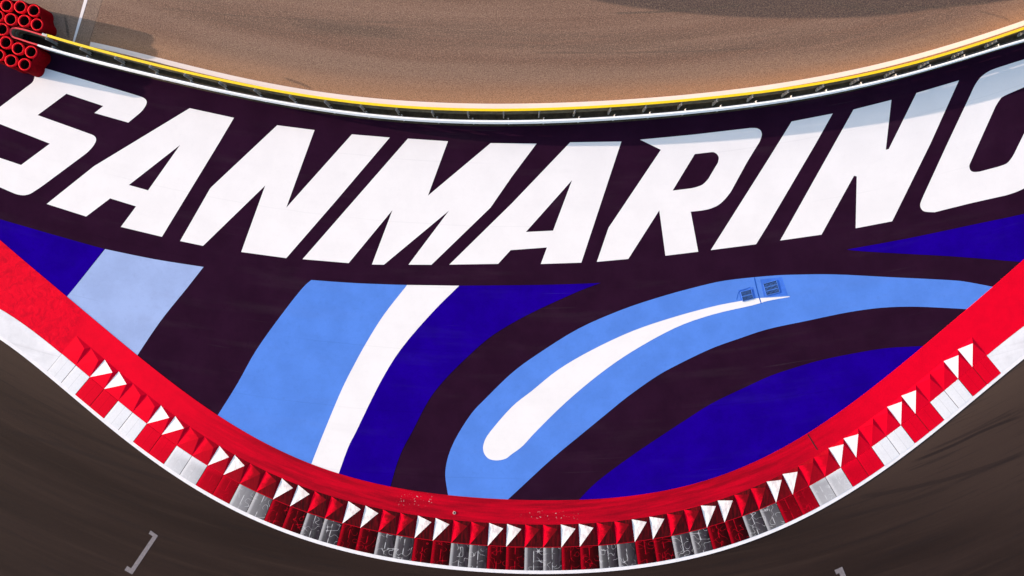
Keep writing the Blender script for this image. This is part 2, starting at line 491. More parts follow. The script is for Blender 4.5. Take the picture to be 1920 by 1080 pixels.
# ---- coloured shapes (each runs under the red kerb apron at its lower end)
def inn(x, d=10): return (x, INN(x) + d)
Zs = 0.0205
patch("painted_shape", [[(-120, 375), (0, 411)] + cr([(0, 411), (100, 440), (196, 467)], 4)[1:] + cr([(196, 467), (139, 540), (118, 568)], 4)[1:] + [inn(x) for x in range(100, -130, -20)]], Zs, M_NAVY, runoff, "navy blue painted triangle left of the pale blue block")
patch("painted_shape", [cr([(197.5, 467), (290, 486), (382, 500.5)], 4) + cr([(382, 500.5), (351, 540), (301, 602.5), (254, 672)], 5)[1:] + [inn(x) for x in range(240, 118, -10)] + cr([(117, 566), (139, 540.5), (197.5, 467)], 3)[:-1]], Zs + .0004, M_PALE, runoff, "pale blue painted block")
patch("painted_shape", [cr([(584, 525), (670, 531), (763, 534.3)], 4) + cr([(763, 534.3), (759, 540), (720, 590), (690, 637.5), (665, 682.5), (640, 732.5), (607.5, 810), (580, 880)], 4)[1:] + [inn(x) for x in range(570, 400, -15)] + cr([(402, 788), (409, 777.5), (445, 720), (481, 656), (530, 587.5), (567.5, 540), (584, 525)], 4)[:-1]], Zs + .0008, M_BLUE, runoff, "wide bright blue painted stripe left of the white stripe")
patch("painted_shape", [[(763, 534.3), (861, 535.7)] + cr([(861, 535.7), (820, 576), (780, 620), (752.5, 654), (730, 687.5), (702.5, 737.5), (667.5, 810), (652.5, 840), (631, 900)], 4)[1:] + [inn(x) for x in (620, 605, 590)] + cr([(580, 880), (607.5, 810), (640, 732.5), (665, 682.5), (690, 637.5), (720, 590), (759, 540), (763, 534.3)], 4)[:-1]], Zs + .0012, M_WHITE, runoff, "white painted stripe between bright blue and navy")
patch("painted_shape", [cr([(861, 535.7), (960, 535), (1050, 533.5), (1126, 530.5)], 4) + cr([(1126, 530.5), (1100, 540), (1070, 552.5), (1010, 580), (960, 606), (915, 635), (867.5, 677.5), (830, 716), (802.5, 752.5), (772.5, 810), (755, 842.5), (742.5, 875), (730, 920)], 4)[1:] + [inn(x) for x in range(720, 640, -15)] + cr([(631, 900), (652.5, 840), (667.5, 810), (702.5, 737.5), (730, 687.5), (752.5, 654), (780, 620), (820, 576), (861, 535.7)], 4)[:-1]], Zs + .0016, M_NAVY, runoff, "curved navy painted stripe right of the white stripe")
sw_up = [(842, 936), (840, 927), (835, 892.5), (837.5, 867.5), (845, 842.5), (860, 812), (885, 774), (910, 747.5), (960, 699), (1010, 662.5), (1085, 616), (1165, 581), (1235, 557.5), (1299, 539.7), (1360, 526), (1440, 517.5), (1490, 515), (1565, 514.5), (1665, 519.5), (1777, 525), (1815, 529), (1862, 538)]
sw_lo = [(1818, 580), (1765, 577), (1710, 575), (1652.5, 577), (1590, 585.5), (1515, 601), (1440, 617), (1385, 635), (1330, 655), (1260, 689), (1222.5, 711), (1175, 745), (1135, 777.5), (1096, 809.5), (1035, 860), (970, 920), (944, 944)]
patch("painted_shape", [cr(sw_up, 4) + cr(sw_lo, 4) + [inn(x) for x in range(930, 850, -15)]], Zs + .002, M_BLUE, runoff, "long bright blue painted swoosh around the white drop")
drop = cr([(1480, 555.5), (1440, 558), (1417.5, 559.5), (1385, 565), (1335, 575), (1260, 595.5), (1185, 621), (1110, 656), (1047.5, 692.5), (997.5, 732.5), (960, 762.5), (919, 809.5), (907.5, 830), (906.5, 846), (915, 859), (930, 863), (947.5, 860), (960, 851), (980, 836), (1004, 810), (1060, 755), (1122.5, 702.5), (1185, 659), (1265, 615), (1335, 590), (1410, 572.5), (1440, 564), (1480, 556.8)], 4)
patch("painted_shape", [drop], Zs + .0045, M_WHITE, runoff, "white painted drop inside the blue swoosh")
patch("painted_shape", [cr([(1740, 648), (1727.5, 649), (1665, 652.5), (1615, 660), (1540, 675), (1480, 692.5), (1440, 706.5), (1397.5, 726), (1335, 756), (1285, 787.5), (1249, 811), (1185, 854), (1120, 902.5), (1085, 937.5), (1075, 948)], 4) + [inn(x) for x in range(1090, 1740, 20)]], Zs + .0024, M_NAVY, runoff, "large navy painted field inside the kerb bend")
patch("painted_shape", [[(1587.5, 468)] + cr([(1587.5, 468), (1702.5, 447), (1840, 418), (1920, 401), (2080, 362)], 3)[1:] + [inn(x) for x in (2060, 2000, 1960, 1930, 1905)] + cr([(1912.5, 491), (1790, 481), (1690, 475.5), (1615, 471), (1587.5, 468)], 3)[:-1]], Zs + .0028, M_NAVY, runoff, "thin navy painted wedge pointing left at the right edge")

# ---- lines on the tracks
lp_u = [(170, 78), (250, 97.5), (312, 112.3), (400, 132.5), (480, 151.5), (605, 172.5), (730, 187), (855, 193.7), (960, 195.3), (1085, 190.5), (1210, 184), (1335, 172.5), (1440, 159.7),
        (1565, 137.5), (1690, 110), (1815, 72.5), (1920, 38.5)]
LU = polycurve(lp_u, 6, 170, 1918)
xs = list(range(170, 2130, 10))
up_e = [(x, LU(x)) for x in xs]
lo_e = []
for x in xs:
    sl = (LU(x + 1) - LU(x - 1)) / 2
    k = math.hypot(1, sl)
    wd = 9.0
    lo_e.append((x - sl / k * wd, LU(x) + wd / k))
line = sheet("edge_line", [G(up_e) + G(lo_e[::-1])], 0.013, M_LINE, upper)
line["label"] = "broad cream line along the yellow guardrail"
sheet("cross_line", [G([(164, -120), (171, -120), (164.5, 0), (140, 80), (136, 80), (158, 0)][1:] + [(190, -120)])], 0.014, M_LINE, upper)["label"] = "thin white line crossing towards the tyre barrier"
one_a = [(282.5, 994.5), (296.3, 1004.5), (248, 1077), (233.5, 1069), (238.5, 1061), (246, 1065.5), (286.5, 1005.3), (279, 1000.8)]
sheet("grid_number", [G(one_a)], 0.005, M_WORN, lower)["label"] = "worn grey number 1 on the dark asphalt at lower left"
one_b = [(1579, 1062.5), (1606, 1128), (1613, 1124), (1617, 1133), (1598, 1142), (1573.5, 1074.5), (1568, 1077), (1564.5, 1069)]
sheet("grid_number", [G(one_b)], 0.005, M_WORN, lower)["label"] = "worn grey number 1 cut by the bottom picture edge"

# ------------------------------------------------------------------ kerb
def rubber_amount(n):
    X = n.px[0]
    return n.mul(n.ss(X, 230, 570), n.ss(X, 1700, 1400))

def kerb_tile_mat(name, c):
    n = N(name)
    uvn = n.t.nodes.new("ShaderNodeUVMap"); uvn.uv_map = "UVMap"
    sp = n.t.nodes.new("ShaderNodeSeparateXYZ"); n.t.links.new(uvn.outputs[0], sp.inputs[0])
    u, v = sp.outputs[0], sp.outputs[1]
    am = rubber_amount(n)
    f1 = n.noise(None, 3.0, 0.0, .5, 0.0)
    f2 = n.noise(n.comb(n.mul(n.x, 7.0), n.mul(n.y, 1.5)), 1, 3, .6)
    f3 = n.noise(None, 12, 2, .6)
    base = n.mix(n.ss(f3, .4, .7, 0, .12), c, tuple(x * .5 for x in c))
    base = n.mix(n.ss(n.noise(None, .9, 4, .6), .5, .75, 0, .25), base, tuple(x * .72 for x in c))
    # rubber builds up from the track edge and towards the right of each half tile
    hu = n.math('FRACT', n.mul(u, 2.0))
    darkening = n.mul(am, n.add(n.add(.88, n.mul(hu, .04)), n.mul(u, .10)))
    darkening = n.math('MULTIPLY', darkening, n.add(.90, n.mul(f2, .22)), clamp=True)
    darkening = n.math('MULTIPLY', darkening, n.ss(n.add(v, n.mul(am, .9)), .25, .7), clamp=True)
    contour = n.ss(n.math('ABSOLUTE', n.sub(f1, .50)), .016, .008)
    contour = n.mul(contour, n.ss(n.noise(None, 1.6, 1), .44, .54))
    darkening = n.mul(darkening, n.sub(1.0, n.mul(contour, .50)))
    seam = n.ss(n.math('ABSOLUTE', n.sub(u, .5)), .028, .010)
    darkening = n.mul(darkening, n.sub(1.0, n.mul(n.mul(seam, n.ss(n.noise(None, 3.0, 2), .42, .58)), .6)))
    darkening = n.mul(darkening, n.ss(u, .06, .22, .62, 1))
    base = n.mix(darkening, base, n.mix(n.ss(f2, .35, .65), (.008, .006, .008), (.040, .031, .038)) if c[1] > .3 else n.mix(n.ss(f2, .35, .65), (.008, .0010, .0015), (.026, .0006, .0015)))
    base = n.mix(n.mul(n.ss(n.math('ABSOLUTE', n.sub(u, .5)), .016, .006), n.sub(.35, n.mul(am, .35))), base, tuple(x * .35 for x in c))
    n.bump(f3, .12, .01)
    return n.out(base, .9, .03)

def kerb_red(name, kind):
    n = N(name)
    am = rubber_amount(n)
    X, Y = n.px
    r, a = n.polar(983, -189)
    f2 = n.noise(n.comb(n.mul(r, .10), n.mul(a, .004)), 1, 4, .65)
    f3 = n.noise(None, 10, 3, .6)
    f4 = n.noise(None, 1.3, 5, .65)
    base = n.mix(n.ss(f4, .35, .7, 0, .35), C_RED, (.52, .0006, .013))
    if kind != 'apron':
        uvn = n.t.nodes.new("ShaderNodeUVMap"); uvn.uv_map = "UVMap"
        sp = n.t.nodes.new("ShaderNodeSeparateXYZ"); n.t.links.new(uvn.outputs[0], sp.inputs[0])
        u, v = sp.outputs[0], sp.outputs[1]
    if kind == 'apron':
        darkening = n.mul(am, n.add(.34, n.mul(n.ss(f2, .3, .7), .50)))
        base = n.mix(darkening, base, (.16, .002, .008))
        rough_zone = n.ss(n.add(X, n.mul(n.sub(Y, 600.0), .55)), 165, 140)
        crust = n.noise(None, 2.4, 6, .72, .8)
        base = n.mix(n.mul(rough_zone, n.ss(crust, .44, .66, 0, .75)), base, (.45, .001, .014))
        base = n.mix(n.mul(rough_zone, n.ss(crust, .44, .30, 0, .45)), base, (.76, .010, .030))
        chip = n.noise(None, 10.5, 1, .5)
        zone = n.mul(n.mul(n.ss(X, 965, 1020), n.ss(X, 1095, 1060)), n.mul(n.ss(Y, 955, 963), n.ss(Y, 976, 968)))
        zone2 = n.mul(n.mul(n.ss(X, 740, 760), n.ss(X, 820, 800)), n.mul(n.ss(Y, 922, 930), n.ss(Y, 950, 942)))
        base = n.mix(n.mul(n.math('ADD', zone, zone2, clamp=True), n.ss(chip, .68, .74)), base, (.50, .30, .30))
        h = n.add(n.mul(n.mul(crust, rough_zone), 4.0), f3)
        n.bump(h, .18, .02)
    elif kind == 'clean':
        darkening = n.mul(n.mul(am, n.ss(n.add(u, n.mul(n.sub(n.noise(None, 3.0, 3, .6), .5), .7)), .08, .48, .0, .95)), n.ss(v, .02, .10))
        base = n.mix(darkening, base, (.10, .002, .005))
        n.bump(f3, .10, .01)
    else:
        st = n.noise(n.comb(n.mul(n.x, 9.0), n.mul(n.y, 1.2)), 1, 3, .6)
        darkening = n.mul(n.mul(am, n.ss(st, .35, .72, .99, .88)), n.ss(v, .0, .045, .35, 1))
        base = n.mix(darkening, base, (.022, .003, .004))
        n.bump(f3, .10, .01)
    return n.out(base, .9, .03)

M_TILE_W = kerb_tile_mat("white_kerb_tile_paint", (.70, .675, .68))
M_TILE_R = kerb_tile_mat("red_kerb_tile_paint", (.62, .0006, .015))
M_APRON = kerb_red("red_apron_paint", 'apron')
M_TR = kerb_red("red_tooth_paint", 'clean')
M_TRUB = kerb_red("rubbered_tooth_paint", 'darkening')
def white_tooth():
    n = N("white_tooth_paint")
    am = rubber_amount(n)
    f = n.noise(n.comb(n.mul(n.x, 6.0), n.mul(n.y, 2.0)), 1, 4, .6)
    uvn = n.t.nodes.new("ShaderNodeUVMap"); uvn.uv_map = "UVMap"
    sp = n.t.nodes.new("ShaderNodeSeparateXYZ"); n.t.links.new(uvn.outputs[0], sp.inputs[0])
    f = n.add(f, n.mul(n.sub(sp.outputs[0], .30), .35))
    base = n.mix(n.mul(am, n.ss(f, .38, .70, .05, .60)), (.74, .70, .69), (.30, .25, .27))
    return n.out(base, .9, .05)
M_TW = white_tooth()
M_TDARK = plain("grimy_kerb_face", (.11, .012, .018), .7, .2, var=.35, sc_=4.0)
M_KLINE = plain("white_kerb_line", (.72, .68, .68), .9, .03, var=.05, sc_=3.0)
M_KEND = paint("white_kerb_paint", (.70, .67, .675), .08, dirt=.5)

def Fpt(s_x, d):
    """point at front-line x, offset d px outwards (positive = towards the lower track)"""
    sl = (F(s_x + 1) - F(s_x - 1)) / 2
    k = math.hypot(1, sl)
    return (s_x - sl / k * d, F(s_x) + d / k)

xs_f = np.arange(-260, 2181, 1.0)
arc = np.concatenate([[0], np.cumsum([math.hypot(1, F(b) - F(a)) for a, b in zip(xs_f[:-1], xs_f[1:])])])
a0, a1 = np.interp(116.5, xs_f, arc), np.interp(1849, xs_f, arc)
NM = 56
bx = [float(np.interp(a0 + (a1 - a0) * i / NM, arc, xs_f)) for i in range(NM + 1)]

kerb = empty("kerb", P(960, 1025))
props(kerb, "curved red and white racing kerb with raised teeth around the painted runoff", "kerb")
KO = np.array(kerb.location)
def kv(p, z):
    q = P(p[0], p[1]); return (q[0] - KO[0], q[1] - KO[1], z)
def kerb_obj(name, verts, faces, mats, fmat=None, uvs=None):
    # vertices are kept in world coordinates so that the paint textures run on from piece to piece
    o = mesh_obj(name, verts, faces, mats, kerb, fmat, uvs)
    o.matrix_parent_inverse = kerb.matrix_world.inverted()
    return o
bpy.context.view_layer.update()

D_T, D_B, D_L = 43.0, 43.0, 49.5
ZB = 0.028            # kerb base level
def kw(p, z): q = P(p[0], p[1]); return (q[0], q[1], z)

def strip(name, A, B, z, mat, zb=0.0):
    """raised strip between two pixel polylines with side skirts"""
    n_ = len(A)
    v = [kw(p, z) for p in A] + [kw(p, z) for p in B] + [kw(p, zb) for p in A] + [kw(p, zb) for p in B]
    f = []
    for i in range(n_ - 1):
        f.append((i, i + 1, n_ + i + 1, n_ + i))
        f.append((i, 2 * n_ + i, 2 * n_ + i + 1, i + 1))
        f.append((n_ + i, n_ + i + 1, 3 * n_ + i + 1, 3 * n_ + i))
    # orient upwards
    a, b, c = [np.array(v[k]) for k in f[0][:3]]
    if np.cross(b - a, c - a)[2] < 0:
        f = [tuple(reversed(q)) for q in f]
    return kerb_obj(name, v, f, mat)

# red apron: inner boundary -> back of the teeth (and to the front line beyond the toothed part)
def apron_back(x):
    return Fpt(x, -D_B + 0.4)
xa = [float(q) for q in np.arange(-220, 2141, 12)]
A, B = [], []
for x in xa:
    if x < bx[0]: B.append(Fpt(x, 0.5))
    elif x > bx[-1]: B.append(Fpt(x, 0.5))
    else: B.append(Fpt(x, -D_B))
    # matching inner point, along the normal
    px_, py_ = Fpt(x, 0)
    sl = (F(x + 1) - F(x - 1)) / 2; k = math.hypot(1, sl)
    lo_, hi_ = 20.0, 160.0
    for _ in range(30):
        m = (lo_ + hi_) / 2
        q = (px_ + sl / k * m, py_ - m / k)
        if q[1] > INN(q[0]): lo_ = m
        else: hi_ = m
    A.append((px_ + sl / k * lo_, py_ - lo_ / k))
# exact module ends
def split_at(xe, side):
    i = [j for j, x in enumerate(xa) if x > xe][0]
    px1, px2 = Fpt(xe, 0.5), Fpt(xe, -D_B)
    t = (xe - xa[i - 1]) / (xa[i] - xa[i - 1])
    am = tuple((1 - t) * np.array(A[i - 1]) + t * np.array(A[i]))
    pair = [px1, px2] if side < 0 else [px2, px1]
    xa[i:i] = [xe, xe]; A[i:i] = [am, (am[0] + .01, am[1])]; B[i:i] = pair
split_at(bx[0], -1)
split_at(bx[-1], 1)
strip("apron", A, B, ZB + .004, M_APRON)["label"] = "smooth red painted band between the artwork and the kerb teeth"

# white flat ends
def seg(x0, x1, d0, d1, n_=20):
    return [Fpt(x, d0) for x in np.linspace(x0, x1, n_)], [Fpt(x, d1) for x in np.linspace(x0, x1, n_)]
A_, B_ = seg(-220, bx[0], 1, D_T)
strip("flat_end", A_, B_, ZB + .002, M_KEND)["label"] = "plain white flat end of the kerb at left"
A_, B_ = seg(bx[-1], 2140, 1, D_T)
strip("flat_end", A_, B_, ZB + .002, M_KEND)["label"] = "plain white flat end of the kerb at right"
A_, B_ = seg(-220, 2140, D_T, D_L, 160)
strip("edge_strip", A_, B_, ZB, M_KLINE)["label"] = "thin white strip along the outer edge of the kerb"

HT = 0.066
def lerp(p, q, t): return tuple((1 - t) * np.array(p) + t * np.array(q))
for i in range(NM):
    xl, xr = bx[i], bx[i + 1]
    FL, FR = Fpt(xl, 0), Fpt(xr, 0)
    BL, BR = Fpt(xl, -D_B), Fpt(xr, -D_B)
    ap = lerp(lerp(FL, FR, .80), lerp(BL, BR, .80), .81)
    white = (i % 4) in (2, 3)
    hh = HT * random.uniform(.93, 1.05)
    # apex slightly truncated so the ridge is not razor sharp
    z0 = ZB + .006
    vs = [kw(FL, z0), kw(FR, z0), kw(BR, z0), kw(BL, z0), kw(ap, z0 + hh),
          kw(FL, 0), kw(FR, 0), kw(BR, 0), kw(BL, 0)]
    fs = [(0, 4, 3), (0, 1, 4), (1, 2, 4), (2, 3, 4), (0, 5, 6, 1), (1, 6, 7, 2), (2, 7, 8, 3), (3, 8, 5, 0)]
    # py grows downwards in the photo: check orientation
    a, b, c = [np.array(vs[k]) for k in fs[0]]
    if np.cross(b - a, c - a)[2] < 0:
        fs = [tuple(reversed(q)) for q in fs]
    o = kerb_obj("tooth", vs, fs, [M_TW if white else M_TR, M_TRUB, M_TR, M_TRUB], [0, 1, 2, 3, 2, 2, 2, 2],
                 [(0, 0), (1, 0), (1, 1), (0, 1), (.8, .81), (0, 0), (1, 0), (1, 1), (0, 1)])
    o["label"] = "raised kerb tooth with a white triangle" if white else "raised red kerb tooth"
    # outer tile, a shallow saw-tooth profile
    OL, OR = Fpt(xl, D_T), Fpt(xr, D_T)
    us = (0.0, .09, .5, 1.0)
    zs = (.006, .009, .010, .006)
    j = random.uniform(-.002, .002)
    vs, uv = [], []
    for e, (pa, pb) in enumerate(((lerp(FL, OL, .012), lerp(FR, OR, .012)), (OL, OR))):
        for u_, z_ in zip(us, zs):
            vs.append(kw(lerp(pa, pb, .014 + .972 * u_), ZB + z_ * (1.0 if e == 0 else .7) + j))
            uv.append((u_, float(e)))
    for e, (pa, pb) in enumerate(((lerp(FL, OL, .012), lerp(FR, OR, .012)), (OL, OR))):
        for u_ in us:
            vs.append(kw(lerp(pa, pb, .014 + .972 * u_), 0)); uv.append((u_, float(e)))
    fs = []
    for k in range(3):
        fs.append((k, k + 4, k + 5, k + 1))
        fs.append((k, k + 1, k + 9, k + 8))
        fs.append((k + 5, k + 4, k + 12, k + 13))
    a, b, c = [np.array(vs[q]) for q in fs[0][:3]]
    if np.cross(b - a, c - a)[2] < 0:
        fs = [tuple(reversed(q)) for q in fs]
    wt = (i % 4) in (0, 1)
    o = kerb_obj("tile", vs, fs, M_TILE_W if wt else M_TILE_R, None, uv)
    o["label"] = "white kerb tile" if wt else "red kerb tile"

# expansion joint and drain socket in the apron
M_JOINT = plain("dark_joint_filler", (.06, .008, .012), .8, .2)
def apron_quad(name, p, q, wpx, z, mat):
    d = np.array(q, float) - np.array(p, float); nrm = np.array((-d[1], d[0])) / np.linalg.norm(d) * wpx / 2
    pts = [np.array(p) + nrm, np.array(q) + nrm, np.array(q) - nrm, np.array(p) - nrm]
    v = [kw(tuple(t), z) for t in pts]
    f = [(0, 1, 2, 3)]
    a, b, c = [np.array(v[k]) for k in f[0][:3]]
    if np.cross(b - a, c - a)[2] < 0: f = [(3, 2, 1, 0)]
    return kerb_obj(name, v, f, mat)
apron_quad("expansion_joint", (1514, 814), (1532, 843), 2.2, ZB + .009, M_JOINT)

# anchor ring set in the apron
v, f = [], []
cx, cy, _ = P(852, 961)
R0, R1, K = .048, .088, 20
for k in range(K):
    t = 2 * math.pi * k / K
    for rr, zz in ((R0, ZB), (R0, ZB + .035), (R1, ZB + .03), (R1, ZB)):
        v.append((cx + rr * math.cos(t), cy + rr * math.sin(t), zz))
for k in range(K):
    a, b = 4 * k, 4 * ((k + 1) % K)
    for q in range(3):
        f.append((a + q, a + q + 1, b + q + 1, b + q))
M_RING = plain("pale_worn_metal", (.42, .30, .28), .5, .4, .3)
M_BLACK = plain("black_rubber", (.012, .011, .012), .7, .3)
ring = mesh_obj("anchor_ring", v, f, M_RING)
props(ring, "small pale metal ring sunk in the red kerb band", "ring")
mesh_obj("socket", [(cx + R0 * math.cos(2 * math.pi * k / K), cy + R0 * math.sin(2 * math.pi * k / K), ZB + .008) for k in range(K)], [tuple(range(K))], M_BLACK, ring)

# ------------------------------------------------------------------ drain grates in the blue swoosh
M_GR = plain("blue_painted_steel", (.055, .15, .48), .5, .4, var=.2, sc_=14)
M_TRENCH = plain("deep_blue_grime", (.008, .07, .34), .8, .2, var=.3, sc_=8)
def grate(corners, rows, nslots, label):
    c = [np.array(P(*q)[:2]) for q in corners]      # tl, tr, br, bl
    o = sum(c) / 4
    e = empty("drain_grate", (o[0], o[1], .022))
    props(e, label, "drain grate", "drain grates in the blue swoosh")
    ux = (c[1] + c[2] - c[0] - c[3]) / 2; uy = (c[3] + c[2] - c[0] - c[1]) / 2
    W, Hh = np.linalg.norm(ux), np.linalg.norm(uy)
    ux, uy = ux / W, uy / Hh
    ang = math.atan2(ux[1], ux[0])
    def at(a, b): return a * ux - 0 + b * uy
    v, f = [], []
    box(v, f, 0, 0, .006, .008, W, Hh, ang)
    mesh_obj("pit_shade", v, f, M_BLACK, e)  # flat black plate painting in the shade of the shaft below
    v, f = [], []
    t = .035
    for k in (-1, 1):
        p = at(k * (W / 2 + t / 2), 0); box(v, f, p[0], p[1], 0, .026, t, Hh + 2 * t, ang)
        p = at(0, k * (Hh / 2 + t / 2)); box(v, f, p[0], p[1], 0, .026, W, t, ang)
    mesh_obj("frame", v, f, M_GR, e)
    v, f = [], []
    rb = .045
    for r_ in range(1, rows):
        p = at(0, -Hh / 2 + Hh * r_ / rows); box(v, f, p[0], p[1], .008, .0235, W, rb, ang)
    pitch = W / nslots
    for r_ in range(rows):
        hh = Hh / rows - rb
        for k in range(nslots + 1):
            p = at(-W / 2 + pitch * k, -Hh / 2 + Hh * (r_ + .5) / rows)
            box(v, f, p[0], p[1], .008, .022, pitch * .24, hh, ang)
    mesh_obj("grille", v, f, M_GR, e)
grate([(1388.5, 548), (1407, 543.5), (1412, 559.5), (1393.5, 564)], 2, 9, "smaller square drain grate with two rows of slots, left of its pair")
grate([(1431, 532.5), (1454.5, 526.5), (1461, 547), (1438, 553)], 3, 10, "bigger square drain grate with three rows of slots, right of its pair")
def trench(pts, wpx, z):
    d = []
    for i, p in enumerate(pts):
        a = np.array(pts[max(0, i - 1)], float); b = np.array(pts[min(len(pts) - 1, i + 1)], float)
        t = (b - a) / np.linalg.norm(b - a); nn = np.array((-t[1], t[0]))
        ww = wpx * (1 if 0 < i < len(pts) - 1 else .6)
        d.append((np.array(p) + nn * ww / 2, np.array(p) - nn * ww / 2))
    return [tuple(q[0]) for q in d] + [tuple(q[1]) for q in d[::-1]]
patch("paving_joint", [trench(cr([(1414, 520), (1417.5, 536), (1421, 550), (1424, 560), (1427, 569)], 3), 1.9, 0)], .0262, M_TRENCH, runoff, "dark blue paving joint between the two drain grates")
patch("paving_joint", [trench(cr([(1381, 562), (1385.5, 547), (1396, 543), (1407, 538)], 3), 1.2, 0)], .0258, M_TRENCH, runoff, None)
M_REP = paint("blue_repair_patch", (.050, .150, .56), .25, dirt=.1)
patch("repair_patch", [[(1425, 524), (1466, 519.5), (1477, 553), (1432, 556.5)]], .0234, M_REP, runoff, "rougher blue concrete patch around the bigger drain grate")
patch("repair_patch", [[(1384, 543.5), (1412, 538), (1417, 558.5), (1389, 564)]], .0234, M_REP, runoff, "rougher blue concrete patch around the smaller drain grate")

# ------------------------------------------------------------------ guardrail
def metal_paint(name, c, rough=.4, metal=0.0, var=.05):
    return plain(name, c, rough, .45, metal, var, 5.0)
M_YR = metal_paint("yellow_rail_paint", C_YEL)
M_WR = plain("white_rail_paint", (.92, .85, .83), .6, .1, 0, .03, 5.0)
M_RR = metal_paint("red_rail_paint", (.70, .004, .02))
M_GALV = plain("galvanised_steel", (.44, .42, .41), .5, .5, .15, .15, 8.0)
M_BACK = plain("weathered_steel_back", (.20, .16, .10), .6, .4, .3, .3, 3.0)

def norm2(path):
    out = []
    for i in range(len(path)):
        a = path[max(0, i - 1)]; b = path[min(len(path) - 1, i + 1)]
        t = (b - a) / np.linalg.norm(b - a)
        out.append((t, np.array((-t[1], t[0]))))        # tangent, left normal
    return out

def beam(name, path, side, ztop, zbot, depth, mats, parent, lip=True):
    """corrugated W beam; side=+1: face on the left of the path"""
    nn = norm2(path)
    hgt = ztop - zbot
    prof = [(.35, 1.0), (.0, .97), (0.0, .80), (.75, .66), (.75, .60), (0.0, .46 + .02), (0, .42), (.75, .32), (.75, .26), (0.0, .12), (0.0, .03), (.35, 0.0)]
    # prof: (depth fraction measured backwards from the outermost face, height fraction)
    outer = [(-f_ * depth * .75, zbot + h_ * hgt) for f_, h_ in prof]
    th = .012
    inner = [(d_ - th, z_) for d_, z_ in outer]
    v, f, fm = [], [], []
    K = len(prof)
    # cap along the top: the folded top edge is as wide as the beam is deep
    for p, (t, nl) in zip(path, nn):
        for d_, z_ in outer + inner[::-1]:
            q = p + nl * side * d_
            v.append((q[0], q[1], z_))
    M_ = 2 * K
    for i in range(len(path) - 1):
        for k in range(M_):
            a = i * M_ + k; b = i * M_ + (k + 1) % M_
            f.append((a, b, b + M_, a + M_) if side < 0 else (a, a + M_, b + M_, b))
            fm.append(0 if k < K - 1 or k in (M_ - 1,) else 1)
    for s_ in (0, len(path) - 1):
        f.append(tuple(s_ * M_ + k for k in range(M_))); fm.append(0)
    return mesh_obj(name, v, f, mats, parent, fm)

def cap(name, path, side, z, width, mat, parent, back=0.0, th=.03):
    nn = norm2(path)
    v, f = [], []
    for p, (t, nl) in zip(path, nn):
        for d_, z_ in ((back, z), (back, z - th), (back - width, z - th), (back - width, z)):
            q = p + nl * side * d_
            v.append((q[0], q[1], z_))
    for i in range(len(path) - 1):
        for k in range(4):
            a = 4 * i + k; b = 4 * i + (k + 1) % 4
            f.append((a, b, b + 4, a + 4) if side < 0 else (a, a + 4, b + 4, b))
    for s_ in (0, len(path) - 1): f.append(tuple(4 * s_ + k for k in range(4)))
    return mesh_obj(name, v, f, mat, parent)

rail = empty("guardrail", (0, 0, 0))
props(rail, "long curved guardrail, one side yellow-edged, the other white, ending in a red loop", "guardrail")
# yellow side: face on the left (+y) of the path running to +x ; YP is the centre of the yellow edge
dY = .135
YF = [p + nl * dY / 2 for p, (t, nl) in zip(YP, norm2(YP))]
for k in range(3):
    zt = RH - .005 - k * .325
    o = beam("beam", YF, 1, zt, zt - .30, .105, [M_YR, M_BACK], rail)
    o["label"] = "yellow corrugated rail beam facing the upper track"
cap("top_edge", YF, 1, RH + .004, dY, M_YR, rail)["label"] = "bright yellow top edge of the rail"
WF = WP
for k in range(2):
    zt = RH - .005 - k * .235
    o = beam("beam", WF, -1, zt, zt - .222, .030, [M_WR, M_BACK], rail)
    o["label"] = "white corrugated rail beam facing the painted runoff"
cap("top_edge", WF, -1, RH + .004, .085, M_WR, rail)["label"] = "white top edge of the rail"

def walk(path, s0, step):
    """points every step metres along a path from s0, with tangent"""
    d = [0]
    for a, b in zip(path[:-1], path[1:]): d.append(d[-1] + np.linalg.norm(b - a))
    X = [p[0] for p in path]; Y = [p[1] for p in path]
    out = []
    s_ = s0
    while s_ < d[-1] - .2:
        p = np.array((np.interp(s_, d, X), np.interp(s_, d, Y)))
        q = np.array((np.interp(s_ + .05, d, X), np.interp(s_ + .05, d, Y)))
        t = (q - p) / np.linalg.norm(q - p)
        out.append((p, t)); s_ += step
    return out

def post_mesh():
    """C section galvanised post, web towards -x, open to +x"""
    v, f = [], []
    box(v, f, -.028, 0, 0, RH - .05, .008, .12)
    box(v, f, .004, .056, 0, RH - .05, .055, .008)
    box(v, f, .004, -.056, 0, RH - .05, .055, .008)
    me = bpy.data.meshes.new("post"); me.from_pydata(v, [], f); me.materials.append(M_GALV); return me
def spacer_mesh():
    v, f = [], []
    box(v, f, 0, 0, -.07, .07, .06, .06)
    box(v, f, .052, 0, -.035, .035, .028, .028)
    me = bpy.data.meshes.new("spacer"); me.from_pydata(v, [], f); me.materials.append(M_GALV); return me
PM, SM = post_mesh(), spacer_mesh()
def posts(path, side, s0, inset):
    for p, t in walk(path, s0, 1.918):
        nl = np.array((-t[1], t[0])) * side
        if p[0] > 32: break
        c = p - nl * inset
        o = bpy.data.objects.new("post", PM); col.objects.link(o); o.parent = rail
        o.location = (c[0], c[1], 0); o.rotation_euler = (0, 0, math.atan2(t[1], t[0]))
        for k in range(3):
            q = bpy.data.objects.new("spacer", SM); col.objects.link(q); q.parent = o
            q.location = (0, side * .068, RH - .155 - k * .325)
posts(YF, 1, .02, .225)
posts(WF, -1, .78, .16)

